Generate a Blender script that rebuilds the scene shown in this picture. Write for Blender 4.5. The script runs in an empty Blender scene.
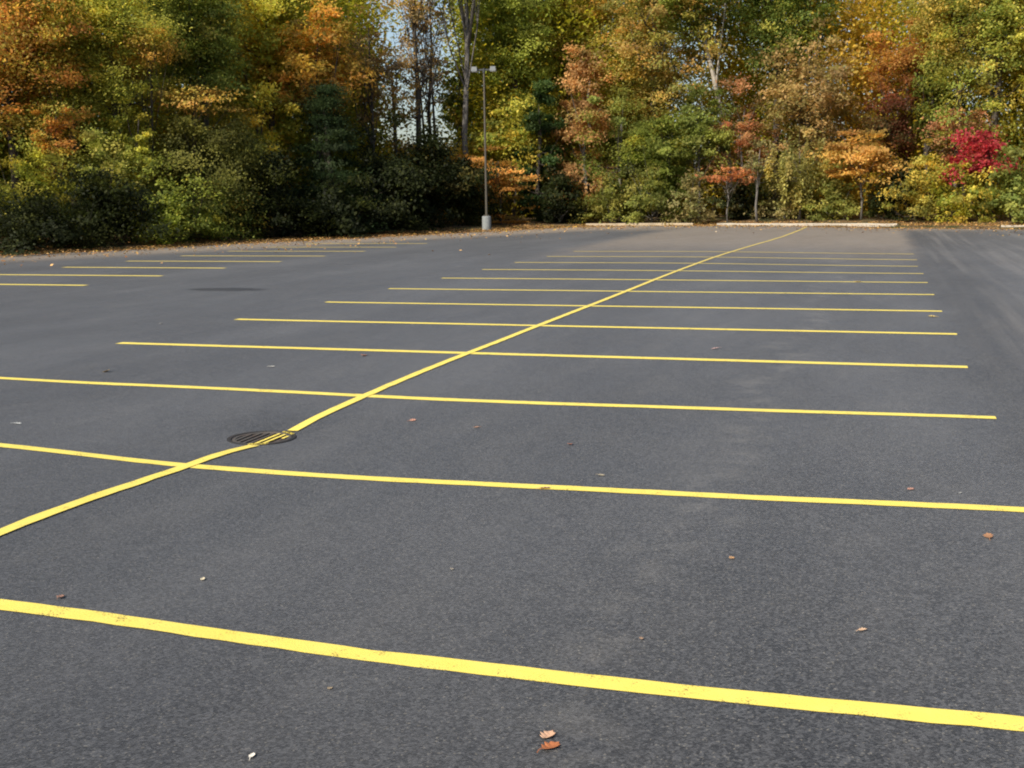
import bpy, math
import numpy as np
from mathutils import Vector, Matrix
from mathutils.geometry import delaunay_2d_cdt

PI = math.pi
scene = bpy.context.scene
COL = scene.collection
RNG = np.random.default_rng(11)

# ------------------------------------------------------------------ camera model (position, aim, lens)
CAM = [1159.77081, 0.16297, 0.30698, -0.01515, 1.75774]
ROW_START = 3.884
STALL = 2.743
STALL_RIGHT, STALL_LEFT = 0.90, -8.89
FAR_ROW_RIGHT, FAR_ROW_LEFT = -15.68, -20.6
DRAIN = (-4.467, 7.725)
STRIPE_W = 0.108
CENTRE_W = 0.090

def sstep(t):
    t = np.clip(t, 0.0, 1.0)
    return t * t * (3 - 2 * t)

def terrain(x, y):
    """Height of the asphalt: dips towards the drain and falls slightly away at the far right."""
    x = np.asarray(x, float); y = np.asarray(y, float)
    dip = -.038 * np.exp(-((x + 3.4) ** 2 / 1.9 ** 2 + (y - 7.3) ** 2 / 2.6 ** 2))
    rise = .045 * sstep((-x - 1.6 - (y - 3.9)) / 2.0) * sstep((11 - y) / 4) + .025 * sstep((x + 1) / 2) * sstep((11 - y) / 3)
    bowl = -.05 * np.exp(-((x - DRAIN[0]) ** 2 + (y - DRAIN[1]) ** 2) / .5 ** 2)
    return dip + rise + bowl - .07 * sstep((y - 20) / 11) * sstep((x + 6) / 8)

# edge of the asphalt, counter-clockwise
LOT = [(-62, -40), (62, -40), (62, 44), (22, 50), (11, 52.6), (5.9, 54.0), (0.5, 56.2), (-8, 58.6), (-12.5, 59.4),
       (-15, 58.3), (-16.8, 54), (-18.6, 49.5), (-20.6, 45.2), (-23.4, 39.7), (-25.5, 34.4), (-27.9, 30.0),
       (-31.5, 21), (-38, 6), (-45, -10), (-62, -20)]

def lot_distance(x, y):
    """Signed distance to the lot's edge, positive outside."""
    x = np.asarray(x, float); y = np.asarray(y, float)
    d = np.full(x.shape, 1e9); inside = np.zeros(x.shape, bool)
    for i in range(len(LOT)):
        ax, ay = LOT[i]; bx, by = LOT[(i + 1) % len(LOT)]
        ex, ey = bx - ax, by - ay
        t = np.clip(((x - ax) * ex + (y - ay) * ey) / (ex * ex + ey * ey), 0, 1)
        d = np.minimum(d, np.hypot(x - ax - t * ex, y - ay - t * ey))
        with np.errstate(divide='ignore', invalid='ignore'):
            c = ((ay > y) != (by > y)) & (x < (bx - ax) * (y - ay) / (by - ay if by != ay else 1e-9) + ax)
        inside ^= c
    return np.where(inside, -d, d)

def bank(x, y):
    """Height of the wood floor outside the asphalt."""
    d = lot_distance(x, y)
    return np.where(d > 0, 0.03 + .34 * sstep(d / 7.0) + 4.2 * sstep((d - 16) / 50), 0.03 - .33 * sstep(-d / 1.2))

# ------------------------------------------------------------------ helpers
class MB:
    def __init__(s): s.v = []; s.f = []
    def add(s, v, f):
        n = len(s.v); s.v += [tuple(map(float, a)) for a in v]; s.f += [tuple(i + n for i in q) for q in f]
    def box(s, c, size, M=None):
        x, y, z = [k / 2 for k in size]
        vs = [Vector((a * x, b * y, d * z)) for d in (-1, 1) for a, b in ((-1, -1), (1, -1), (1, 1), (-1, 1))]
        if M is not None: vs = [M @ v for v in vs]
        s.add([v + Vector(c) for v in vs], [(3, 2, 1, 0), (4, 5, 6, 7), (0, 1, 5, 4), (1, 2, 6, 5), (2, 3, 7, 6), (3, 0, 4, 7)])
    def tube(s, pts, rad, n=7, cap=True):
        P = [Vector(p) for p in pts]; rings = []
        up = Vector((0.3, 0.9, 0.1)).normalized()
        base = len(s.v)
        for i, p in enumerate(P):
            d = (P[min(i + 1, len(P) - 1)] - P[max(i - 1, 0)])
            d = d.normalized() if d.length > 1e-9 else Vector((0, 0, 1))
            a = d.cross(up)
            if a.length < 1e-3: a = d.cross(Vector((1, 0, 0)))
            a.normalize(); b = d.cross(a)
            r = rad[i] if hasattr(rad, '__len__') else rad
            s.v += [tuple(p + (a * math.cos(2 * PI * k / n) + b * math.sin(2 * PI * k / n)) * r) for k in range(n)]
        for i in range(len(P) - 1):
            for k in range(n):
                q = base + i * n; s.f.append((q + k, q + (k + 1) % n, q + n + (k + 1) % n, q + n + k))
        if cap:
            s.f.append(tuple(base + k for k in reversed(range(n))))
            s.f.append(tuple(base + (len(P) - 1) * n + k for k in range(n)))
    def lathe(s, prof, n=40, c=(0, 0, 0)):
        b = len(s.v)
        for r, z in prof:
            s.v += [(c[0] + r * math.cos(2 * PI * k / n), c[1] + r * math.sin(2 * PI * k / n), c[2] + z) for k in range(n)]
        for i in range(len(prof) - 1):
            for k in range(n):
                q = b + i * n; s.f.append((q + k, q + (k + 1) % n, q + n + (k + 1) % n, q + n + k))
    def build(s, name, mat, parent=None, smooth=False, loc=None):
        me = bpy.data.meshes.new(name); me.from_pydata(s.v, [], s.f); me.update()
        if smooth: me.polygons.foreach_set('use_smooth', [True] * len(me.polygons))
        return link(name, me, mat, parent, loc)

def link(name, me, mat, parent=None, loc=None):
    o = bpy.data.objects.new(name, me); COL.objects.link(o)
    if mat is not None: me.materials.append(mat)
    if parent is not None: o.parent = parent
    if loc is not None: o.location = loc
    return o

def tag(o, label=None, cat=None, group=None, kind=None):
    for k, v in (('label', label), ('category', cat), ('group', group), ('kind', kind)):
        if v: o[k] = v
    return o

def empty(name, loc, rz=0.0):
    o = bpy.data.objects.new(name, None); COL.objects.link(o)
    o.location = loc; o.rotation_euler = (0, 0, rz); o.empty_display_size = .2
    return o

def bevel(o, w, seg=2):
    m = o.modifiers.new('bevel', 'BEVEL'); m.width = w; m.segments = seg; m.limit_method = 'ANGLE'
    return o

# ------------------------------------------------------------------ materials
class NT:
    def __init__(s, name):
        s.m = bpy.data.materials.new(name); s.m.use_nodes = True
        s.t = s.m.node_tree; s.t.nodes.clear()
        s.out = s.n('ShaderNodeOutputMaterial')
    def n(s, t, **kw):
        nd = s.t.nodes.new(t)
        for k, v in kw.items():
            if k in nd.inputs.keys() if isinstance(k, str) else False: nd.inputs[k].default_value = v
            else: setattr(nd, k, v)
        return nd
    def l(s, a, b): s.t.links.new(a, b)
    def val(s, sock, v):
        if isinstance(v, bpy.types.NodeSocket): s.l(v, sock)
        else: sock.default_value = v
    def math(s, op, a, b=0.0, c=0.0, clamp=False):
        nd = s.n('ShaderNodeMath', operation=op); nd.use_clamp = clamp
        s.val(nd.inputs[0], a); s.val(nd.inputs[1], b)
        if op in ('MULTIPLY_ADD', 'SMOOTH_MIN'): s.val(nd.inputs[2], c)
        return nd.outputs[0]
    def ramp(s, x, a, b, lo=0.0, hi=1.0):
        nd = s.n('ShaderNodeMapRange', interpolation_type='SMOOTHSTEP')
        s.val(nd.inputs['Value'], x); nd.inputs['From Min'].default_value = a; nd.inputs['From Max'].default_value = b
        nd.inputs['To Min'].default_value = lo; nd.inputs['To Max'].default_value = hi
        return nd.outputs[0]
    def mix(s, f, a, b, blend='MIX'):
        nd = s.n('ShaderNodeMix', data_type='RGBA', blend_type=blend)
        s.val(nd.inputs[0], f)
        for sock, v in ((nd.inputs[6], a), (nd.inputs[7], b)):
            if isinstance(v, tuple): sock.default_value = (*v, 1)
            else: s.l(v, sock)
        return nd.outputs[2]
    def noise(s, vec, scale, detail=2.0, rough=.5):
        nd = s.n('ShaderNodeTexNoise'); s.l(vec, nd.inputs['Vector'])
        nd.inputs['Scale'].default_value = scale; nd.inputs['Detail'].default_value = detail; nd.inputs['Roughness'].default_value = rough
        return nd.outputs['Fac']
    def pos(s): return s.n('ShaderNodeTexCoord').outputs['Object']
    def scaled(s, vec, sc):
        nd = s.n('ShaderNodeMapping'); s.l(vec, nd.inputs['Vector']); nd.inputs['Scale'].default_value = sc
        return nd.outputs[0]
    def bsdf(s, col, rough, normal=None, spec=.5, metal=0.0):
        b = s.n('ShaderNodeBsdfPrincipled')
        if isinstance(col, tuple): b.inputs['Base Color'].default_value = (*col, 1)
        else: s.l(col, b.inputs['Base Color'])
        s.val(b.inputs['Roughness'], rough); b.inputs['Metallic'].default_value = metal
        s.val(b.inputs['Specular IOR Level'], spec)
        if normal is not None: s.l(normal, b.inputs['Normal'])
        return b
    def bump(s, h, strength, dist):
        nd = s.n('ShaderNodeBump'); s.l(h, nd.inputs['Height'])
        nd.inputs['Strength'].default_value = strength; nd.inputs['Distance'].default_value = dist
        return nd.outputs[0]
    def done(s, shader):
        s.l(shader.outputs[0], s.out.inputs['Surface']); return s.m

def asphalt_colour(t, p):
    """Aggregate-speckled asphalt colour, bump height: shared by the lot, the dark patch and worn paint."""
    v = t.n('ShaderNodeTexVoronoi'); t.l(p, v.inputs['Vector']); v.inputs['Scale'].default_value = 150
    sep = t.n('ShaderNodeSeparateColor'); t.l(v.outputs['Color'], sep.inputs[0])
    v2 = t.n('ShaderNodeTexVoronoi'); t.l(p, v2.inputs['Vector']); v2.inputs['Scale'].default_value = 85
    sep2 = t.n('ShaderNodeSeparateColor'); t.l(v2.outputs['Color'], sep2.inputs[0])
    grain = t.math('ADD', t.math('MULTIPLY', sep.outputs[0], .35), t.math('MULTIPLY', sep2.outputs[1], .65))
    grain = t.math('ADD', grain, t.math('MULTIPLY', t.math('SUBTRACT', t.noise(p, 9, 5, .7), .5), .35))
    c = t.mix(t.ramp(grain, .2, .95), (.0023, .0024, .0026), (.0435, .0442, .0460))
    stone = t.ramp(sep.outputs[1], .955, .99)            # a few pale stones show in the binder
    c = t.mix(t.math('MULTIPLY', stone, .5), c, (.17, .155, .125))
    h = t.math('ADD', t.math('MULTIPLY', v.outputs['Distance'], -.8), t.noise(p, 60, 2))
    return c, h

def make_asphalt():
    t = NT('asphalt'); p = t.pos()
    c, h = asphalt_colour(t, p)
    sx = t.n('ShaderNodeSeparateXYZ'); t.l(p, sx.inputs[0]); X, Y = sx.outputs[0], sx.outputs[1]
    # dusty and oily mottling, drawn out along the driving direction
    m1 = t.noise(t.scaled(p, (.55, .16, 1)), 1.0, 5, .6)
    m2 = t.noise(t.scaled(p, (2.2, .8, 1)), 1.0, 4, .6)
    m3 = t.noise(p, 5.0, 4, .65)
    dust = t.math('ADD', t.math('MULTIPLY', t.ramp(m1, .42, .72), .55), t.math('MULTIPLY', t.ramp(m2, .45, .75), .35))
    dust = t.math('MULTIPLY', dust, t.ramp(m3, .25, .7, .45, 1.0))
    c = t.mix(t.math('MULTIPLY', dust, .42), c, (.066, .0635, .060))
    oil = t.math('MULTIPLY', t.ramp(t.noise(t.scaled(p, (.9, .5, 1)), 1.0, 4, .7), .58, .78), .45)
    c = t.mix(oil, c, (.030, .031, .034))
    # scuffed lighter track running through the stalls
    w = t.math('ADD', X, t.math('MULTIPLY', t.math('SUBTRACT', t.noise(t.scaled(p, (.1, .35, 1)), 1.0, 2), .5), 1.4))
    tr = t.math('ABSOLUTE', t.math('ADD', w, .95))
    tr = t.math('MULTIPLY', t.ramp(tr, .0, .32, 1, 0), t.ramp(t.noise(p, 3.2, 5, .7), .42, .68))
    c = t.mix(t.math('MULTIPLY', tr, .2), c, (.16, .150, .132))
    # dark oil-soaked stain between the two blocks of stalls
    ox = t.math('DIVIDE', t.math('ADD', X, 12.05), .98); oy = t.math('DIVIDE', t.math('SUBTRACT', Y, 19.8), .46)
    orad = t.math('SQRT', t.math('ADD', t.math('MULTIPLY', ox, ox), t.math('MULTIPLY', oy, oy)))
    orad = t.math('ADD', orad, t.math('MULTIPLY', t.math('SUBTRACT', t.noise(p, 3.5, 5, .7), .5), .8))
    stain = t.ramp(orad, .6, 1.05, 1, 0)
    c = t.mix(t.math('MULTIPLY', stain, .6), c, (.012, .012, .013))
    # tyre-polished streaks along the aisle
    st = t.noise(t.scaled(p, (3.0, .05, 1)), 1.0, 4, .6)
    ais = t.math('MULTIPLY', t.ramp(X, .8, 1.8), t.ramp(st, .45, .7))
    c = t.mix(t.math('MULTIPLY', ais, .4), c, (.105, .098, .09))
    # brown leaf dust lying in the unused far stalls and along the edges
    wob = t.math('MULTIPLY', t.math('SUBTRACT', t.noise(p, .7, 4, .6), .5), 1.6)
    Xw = t.math('ADD', X, t.math('MULTIPLY', wob, .5)); Yw = t.math('ADD', Y, t.math('MULTIPLY', wob, 3.0))
    stall = t.math('MULTIPLY', t.math('MULTIPLY', t.ramp(Xw, -10.0, -8.6), t.ramp(Xw, .6, 1.3, 1, 0)), t.ramp(Yw, 27, 42))
    edge = t.ramp(Yw, 50.5, 54.5)
    d = t.math('DIVIDE', t.math('SUBTRACT', t.math('MULTIPLY', t.math('ADD', X, 27.9), 24.0),
               t.math('MULTIPLY', t.math('SUBTRACT', Y, 30.0), 11.1)), 26.44)
    dw = t.math('ADD', d, wob)
    left = t.math('MULTIPLY', t.ramp(dw, 2.5, 6.0, 1, 0), t.ramp(Y, 20, 30))
    k = t.math('MAXIMUM', t.math('MULTIPLY', stall, .9), t.math('MAXIMUM', t.math('MULTIPLY', edge, .75), t.math('MULTIPLY', left, .92)))
    k = t.math('MULTIPLY', k, t.ramp(t.noise(p, 2.6, 5, .7), .22, .62, .55, 1))
    c = t.mix(k, c, t.mix(left, (.112, .088, .062), (.165, .129, .090)))
    b = t.bsdf(c, t.ramp(m2, .3, .7, .62, .74), t.bump(h, .55, .004), spec=.5)
    b.inputs['Diffuse Roughness'].default_value = 1.0
    lane = t.math('MULTIPLY', t.ramp(Xw, .7, 1.1), t.ramp(X, 1.6, 2.6, 1, 0))      # clean strip of aisle beside the stall ends
    sh = t.math('MULTIPLY', t.math('SUBTRACT', 1.0, t.math('MULTIPLY', stain, .75)), t.math('SUBTRACT', 1.0, t.math('MULTIPLY', lane, .28)))
    sh = t.math('MULTIPLY', sh, t.ramp(m1, .3, .7, .85, 1.12))
    t.l(t.math('MULTIPLY', sh, .195), b.inputs['Sheen Weight']); b.inputs['Sheen Roughness'].default_value = .45   # dry mineral dust on the binder
    b.inputs['Sheen Tint'].default_value = (.80, .81, .84, 1)
    return t.done(b)

def make_paint():
    t = NT('yellow_road_paint'); p = t.pos()
    base, h = asphalt_colour(t, p)
    tone = t.mix(t.noise(p, 6, 4, .6), (.77, .595, .080), (.86, .70, .155))
    tone = t.mix(t.math('MULTIPLY', t.ramp(t.noise(p, 1.3, 3), .5, .75), .35), tone, (.74, .60, .14))
    sy = t.n('ShaderNodeSeparateXYZ'); t.l(p, sy.inputs[0])
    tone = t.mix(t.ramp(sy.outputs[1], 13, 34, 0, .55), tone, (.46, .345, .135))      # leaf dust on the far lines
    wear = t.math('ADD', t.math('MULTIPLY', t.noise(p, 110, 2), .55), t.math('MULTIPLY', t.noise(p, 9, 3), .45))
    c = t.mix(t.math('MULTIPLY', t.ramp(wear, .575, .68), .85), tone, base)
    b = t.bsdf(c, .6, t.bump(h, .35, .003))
    return t.done(b)

def make_leaf(name='foliage', trans=.55):
    t = NT(name)
    a = t.n('ShaderNodeAttribute', attribute_name='leaf_colour')
    d = t.n('ShaderNodeBsdfPrincipled'); t.l(a.outputs['Color'], d.inputs['Base Color'])
    d.inputs['Roughness'].default_value = .6; d.inputs['Specular IOR Level'].default_value = .18
    hs = t.n('ShaderNodeHueSaturation'); hs.inputs['Saturation'].default_value = 1.05; hs.inputs['Value'].default_value = 1.35
    t.l(a.outputs['Color'], hs.inputs['Color'])
    tr = t.n('ShaderNodeBsdfTranslucent'); t.l(hs.outputs[0], tr.inputs['Color'])
    mx = t.n('ShaderNodeMixShader'); mx.inputs[0].default_value = trans
    t.l(d.outputs[0], mx.inputs[1]); t.l(tr.outputs[0], mx.inputs[2])
    return t.done(mx)

def make_bark(name, a, b):
    t = NT(name); p = t.pos()
    n = t.noise(t.scaled(p, (9, 9, 1.6)), 1.6, 5, .65)
    c = t.mix(t.ramp(n, .3, .7), a, b)
    return t.done(t.bsdf(c, .9, t.bump(n, .8, .03), spec=.2))

def make_floor():
    t = NT('wood_floor'); p = t.pos()
    v = t.n('ShaderNodeTexVoronoi'); t.l(p, v.inputs['Vector']); v.inputs['Scale'].default_value = 9
    sep = t.n('ShaderNodeSeparateColor'); t.l(v.outputs['Color'], sep.inputs[0])
    c = t.mix(sep.outputs[0], (.07, .045, .024), (.22, .145, .07))
    c = t.mix(t.ramp(t.noise(p, .8, 4), .45, .65), c, (.05, .055, .02))
    return t.done(t.bsdf(c, .9, t.bump(v.outputs['Distance'], .6, .04), spec=.2))

def make_concrete(name, a, b, grime=.3):
    t = NT(name); p = t.pos()
    c = t.mix(t.noise(p, 14, 5, .65), a, b)
    c = t.mix(t.math('MULTIPLY', t.ramp(t.noise(p, 2.2, 4), .45, .7), grime), c, (.12, .095, .07))
    return t.done(t.bsdf(c, .85, t.bump(t.noise(p, 70, 3), .3, .004), spec=.3))

def make_metal(name, col, rough, metal, grime=(.05, .04, .03), g=.25):
    t = NT(name); p = t.pos()
    n = t.noise(p, 9, 4, .6)
    c = t.mix(t.math('MULTIPLY', t.ramp(n, .45, .75), g), col, grime)
    return t.done(t.bsdf(c, t.ramp(n, .3, .7, rough - .08, rough + .1), t.bump(t.noise(p, 90, 2), .15, .002), metal=metal))

M = {
    'asphalt': make_asphalt(), 'paint': make_paint(), 'leaf': make_leaf(), 'litter': make_leaf('dead_leaf', .12),
    'bark': make_bark('dark_bark', (.035, .028, .022), (.10, .085, .068)),
    'pale_bark': make_bark('pale_bark', (.22, .19, .15), (.46, .42, .35)),
    'grey_bark': make_bark('grey_bark', (.07, .062, .055), (.19, .175, .155)),
    'floor': make_floor(),
    'kerb': make_concrete('kerb_concrete', (.34, .30, .235), (.52, .47, .38)),
    'old_kerb': make_concrete('dirty_kerb_concrete', (.34, .265, .17), (.50, .41, .28), .4),
    'footing': make_concrete('footing_concrete', (.19, .205, .205), (.29, .305, .30)),
    'iron': make_metal('cast_iron', (.105, .090, .074), .6, .4, (.13, .06, .03), .5),
    'rim': make_metal('black_iron_rim', (.03, .027, .024), .65, .3, (.10, .05, .03), .3),
    'pit': make_metal('pit_black', (.012, .011, .010), .9, 0),  # near-black inside of the drain pit
    'pole': make_metal('weathered_bronze_pole', (.11, .097, .075), .45, .3),
    'head': make_metal('lamp_housing', (.15, .16, .16), .4, .2),
    'dark_metal': make_metal('dark_bracket', (.06, .065, .065), .5, .4),
}
def make_lens():
    t = NT('lamp_lens'); return t.done(t.bsdf((.75, .78, .78), .15))
M['lens'] = make_lens()

# ------------------------------------------------------------------ ground and asphalt
def axis(lo, hi, fine, step, fstep):
    a = [lo]
    while a[-1] < hi:
        x = a[-1]; near = fine[0] <= x < fine[1]
        a.append(x + (fstep if near else step))
    return np.array(a)

def build_lot():
    bpts = []
    for i in range(len(LOT)):
        a = np.array(LOT[i]); b = np.array(LOT[(i + 1) % len(LOT)]); n = max(1, int(np.hypot(*(b - a)) / .5))
        vis = (a[1] > 15 and b[1] > 15)
        for k in range(n):
            q = a + (b - a) * k / n
            if vis: q = q + RNG.normal(0, .07, 2)
            bpts.append(tuple(q))
    ring = [(DRAIN[0] + .262 * math.cos(2 * PI * k / 48), DRAIN[1] + .262 * math.sin(2 * PI * k / 48)) for k in range(48)]
    ring2 = [(DRAIN[0] + r * math.cos(2 * PI * (k + .5 * (j % 2)) / 40), DRAIN[1] + r * math.sin(2 * PI * (k + .5 * (j % 2)) / 40))
             for j, r in enumerate((.32, .4, .5, .62, .76, .92, 1.1)) for k in range(40)]
    gx = axis(-60, 61, (-8.5, .5), 1.1, .28); gy = axis(-39, 60, (3, 12.5), 1.1, .28)
    X, Y = np.meshgrid(gx, gy); X = X.ravel(); Y = Y.ravel()
    X = X + RNG.uniform(-.01, .01, X.size); Y = Y + RNG.uniform(-.01, .01, Y.size)
    ok = (lot_distance(X, Y) < -.35) & (np.hypot(X - DRAIN[0], Y - DRAIN[1]) > 1.25)
    pts = bpts + ring + ring2 + list(zip(X[ok], Y[ok]))
    nb, nr = len(bpts), len(ring)
    edges = [(i, (i + 1) % nb) for i in range(nb)] + [(nb + i, nb + (i + 1) % nr) for i in range(nr)]
    vs, es, fs, *_ = delaunay_2d_cdt([Vector(q) for q in pts], edges, [list(range(nb))], 1, 1e-5)
    v = np.array([tuple(q) for q in vs])
    fs = [f for f in fs if math.hypot(sum(v[i][0] for i in f) / 3 - DRAIN[0], sum(v[i][1] for i in f) / 3 - DRAIN[1]) > .262]
    z = terrain(v[:, 0], v[:, 1])
    me = bpy.data.meshes.new('parking_lot')
    me.from_pydata([(a, b, c) for (a, b), c in zip(v, z)], [], fs); me.update()
    me.polygons.foreach_set('use_smooth', [True] * len(me.polygons))
    if sum(p.normal.z for p in list(me.polygons)[:50]) < 0: me.flip_normals()
    return tag(link('parking_lot_surface', me, M['asphalt']), 'dark grey speckled asphalt of the empty parking lot', 'asphalt', kind='structure')
build_lot()

def build_ground():
    a = np.concatenate([np.linspace(-900, -80, 9), np.arange(-74, 75, 1.0), np.linspace(80, 900, 9)])
    b = np.concatenate([np.linspace(-900, -60, 9), np.arange(-54, 110, 1.0), np.linspace(116, 1000, 9)])
    X, Y = np.meshgrid(a, b); Z = bank(X, Y) + .05 * np.sin(X * .9) * np.cos(Y * .7) * (lot_distance(X, Y) > 1)
    w, h = len(a), len(b); v = np.stack([X.ravel(), Y.ravel(), Z.ravel()], 1)
    f = []
    for j in range(h - 1):
        for i in range(w - 1):
            if a[i] - .8 < DRAIN[0] < a[i + 1] + .8 and b[j] - .8 < DRAIN[1] < b[j + 1] + .8: continue
            f.append((j * w + i, j * w + i + 1, (j + 1) * w + i + 1, (j + 1) * w + i))
    me = bpy.data.meshes.new('ground'); me.from_pydata(v.tolist(), [], f); me.update()
    me.polygons.foreach_set('use_smooth', [True] * len(me.polygons))
    tag(link('ground', me, M['floor']), 'brown leaf covered earth under the trees', 'ground', kind='structure')
build_ground()

# ------------------------------------------------------------------ painted lines
def ribbon(path, width, lift, ends=True):
    """A painted strip draped on the asphalt, with slightly uneven edges."""
    P = [np.array(q, float) for q in path]; out = [P[0]]
    for a, b in zip(P[:-1], P[1:]):
        n = max(1, int(np.hypot(*(b - a)) / .12)); out += [a + (b - a) * k / n for k in range(1, n + 1)]
    out = np.array(out); d = np.gradient(out, axis=0); d /= np.hypot(d[:, 0], d[:, 1])[:, None]
    nrm = np.stack([-d[:, 1], d[:, 0]], 1)
    mb = MB(); cols = (-1, -.5, 0, .5, 1)
    jl, jr = RNG.normal(0, .0022, len(out)), RNG.normal(0, .0022, len(out))
    drift = np.interp(np.arange(len(out)), np.arange(0, len(out) + 14, 14), RNG.normal(0, .006, len(range(0, len(out) + 14, 14))))
    v = []
    for i, q in enumerate(out):
        for c in cols:
            off = c * width / 2 + drift[i] + (jl[i] if c == -1 else jr[i] if c == 1 else 0)
            x, y = q + nrm[i] * off; v.append((x, y, float(terrain(x, y)) + lift))
    n = len(cols)
    f = [(i * n + k, (i + 1) * n + k, (i + 1) * n + k + 1, i * n + k + 1) for i in range(len(out) - 1) for k in range(n - 1)]
    mb.add(v, [q[::-1] for q in f])
    return mb

ROW = [
    'nearest and widest looking yellow stripe crossing the whole foreground',
    'long yellow stripe crossing the centre line just in front of the drain',
    'long yellow stripe crossing just behind the drain',
    'yellow stall stripe one stall beyond the stripe behind the drain',
    'yellow stall stripe two stalls beyond the stripe behind the drain',
    'yellow stall stripe level with the near side of the dark oil stain',
    'yellow stall stripe four stalls beyond the one behind the drain',
    'yellow stall stripe five stalls beyond the one behind the drain',
    'thin far yellow stripe, fourth from the farthest of the middle block',
    'thin far yellow stripe, third from the farthest of the middle block',
    'thin faded yellow stripe next to the farthest of the middle block',
    'farthest, dust covered yellow stripe of the middle block of stalls',
]
for k, lab in enumerate(ROW):
    y = ROW_START + k * STALL
    if k == 9: pass
    xl, xr = STALL_LEFT + RNG.normal(0, .03), STALL_RIGHT + RNG.normal(0, .02)
    o = ribbon([(xl, y), (xr, y)], STRIPE_W * (1.04, 1.0, 1.12)[k] if k < 3 else STRIPE_W * 1.42, .004).build('stall_stripe', M['paint'])
    tag(o, lab, 'parking stripe', 'yellow stripes across the middle block of stalls')
SIDE = ['nearest short yellow stripe by the shaded wood edge, cut by the frame', 'short yellow stripe by the wood edge, just nearer than the dark stain',
        'short yellow stripe ending just behind the dark oil stain', 'short yellow stripe at the wood edge, two beyond the dark stain',
        'short yellow stripe at the wood edge, three beyond the dark stain', 'short faded stripe at the wood edge, four beyond the dark patch',
        'short dusty stripe at the wood edge, five beyond the dark stain', 'short dusty stripe second farthest along the wood edge',
        'farthest short dusty stripe along the wood edge']
for i, lab in enumerate(SIDE):
    y = ROW_START + (5 + i) * STALL
    edge_x = -27.9 + (y - 30.0) * 11.1 / 24.0 + .7 if y > 30 else -27.9
    o = ribbon([(max(FAR_ROW_LEFT, edge_x), y), (FAR_ROW_RIGHT + RNG.normal(0, .04), y)], STRIPE_W * 2.0, .004).build('stall_stripe', M['paint'])
    tag(o, lab, 'parking stripe', 'short yellow stripes along the wood edge')
CENTRE_PATH = [(-4.367, 4.813), (-4.394, 5.235), (-4.439, 5.737), (-4.431, 6.231), (-4.386, 6.742), (-4.406, 7.3), (-4.385, 7.58), (-4.345, 7.832), (-4.301, 8.376), (-4.356, 9.267), (-4.369, 10.207), (-4.349, 12.176), (-4.312, 15.133), (-4.287, 17.622), (-4.265, 21.793), (-4.299, 26.299), (-4.295, 31.162), (-4.062, 36.062), (-3.673, 41.033), (-3.402, 44.965), (-3.307, 52.018), (-3.285, 59.078)]
d0 = np.array(CENTRE_PATH[0]); d1 = np.array(CENTRE_PATH[2])
first = d0 + (d0 - d1) / np.hypot(*(d0 - d1)) * 2.5
RIM = .272
def smooth_path(P):
    P = np.array(P)
    for _ in range(2):
        Q = P.copy(); Q[1:-1] = .25 * P[:-2] + .5 * P[1:-1] + .25 * P[2:]; P = Q
    out = []
    for i in range(len(P) - 1):
        a, b = P[i], P[i + 1]; n = max(1, int(np.hypot(*(b - a)) / .03))
        out += [a + (b - a) * k / n for k in range(n)]
    return np.array(out + [P[-1]])
cpath = smooth_path([tuple(first)] + list(CENTRE_PATH))
inside = np.hypot(cpath[:, 0] - DRAIN[0], cpath[:, 1] - DRAIN[1]) < RIM
i0, i1 = np.where(inside)[0][0], np.where(inside)[0][-1]
for seg, lab in ((cpath[:i0], 'near yellow centre line running from the frame edge to the drain'),
                 (cpath[i1 + 1:], 'long yellow centre line running from the drain to the far kerb')):
    r = ribbon([tuple(q) for q in seg[::4]] + [tuple(seg[-1])], CENTRE_W, .008)
    tag(r.build('centre_line', M['paint']), lab, 'painted line')

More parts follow.
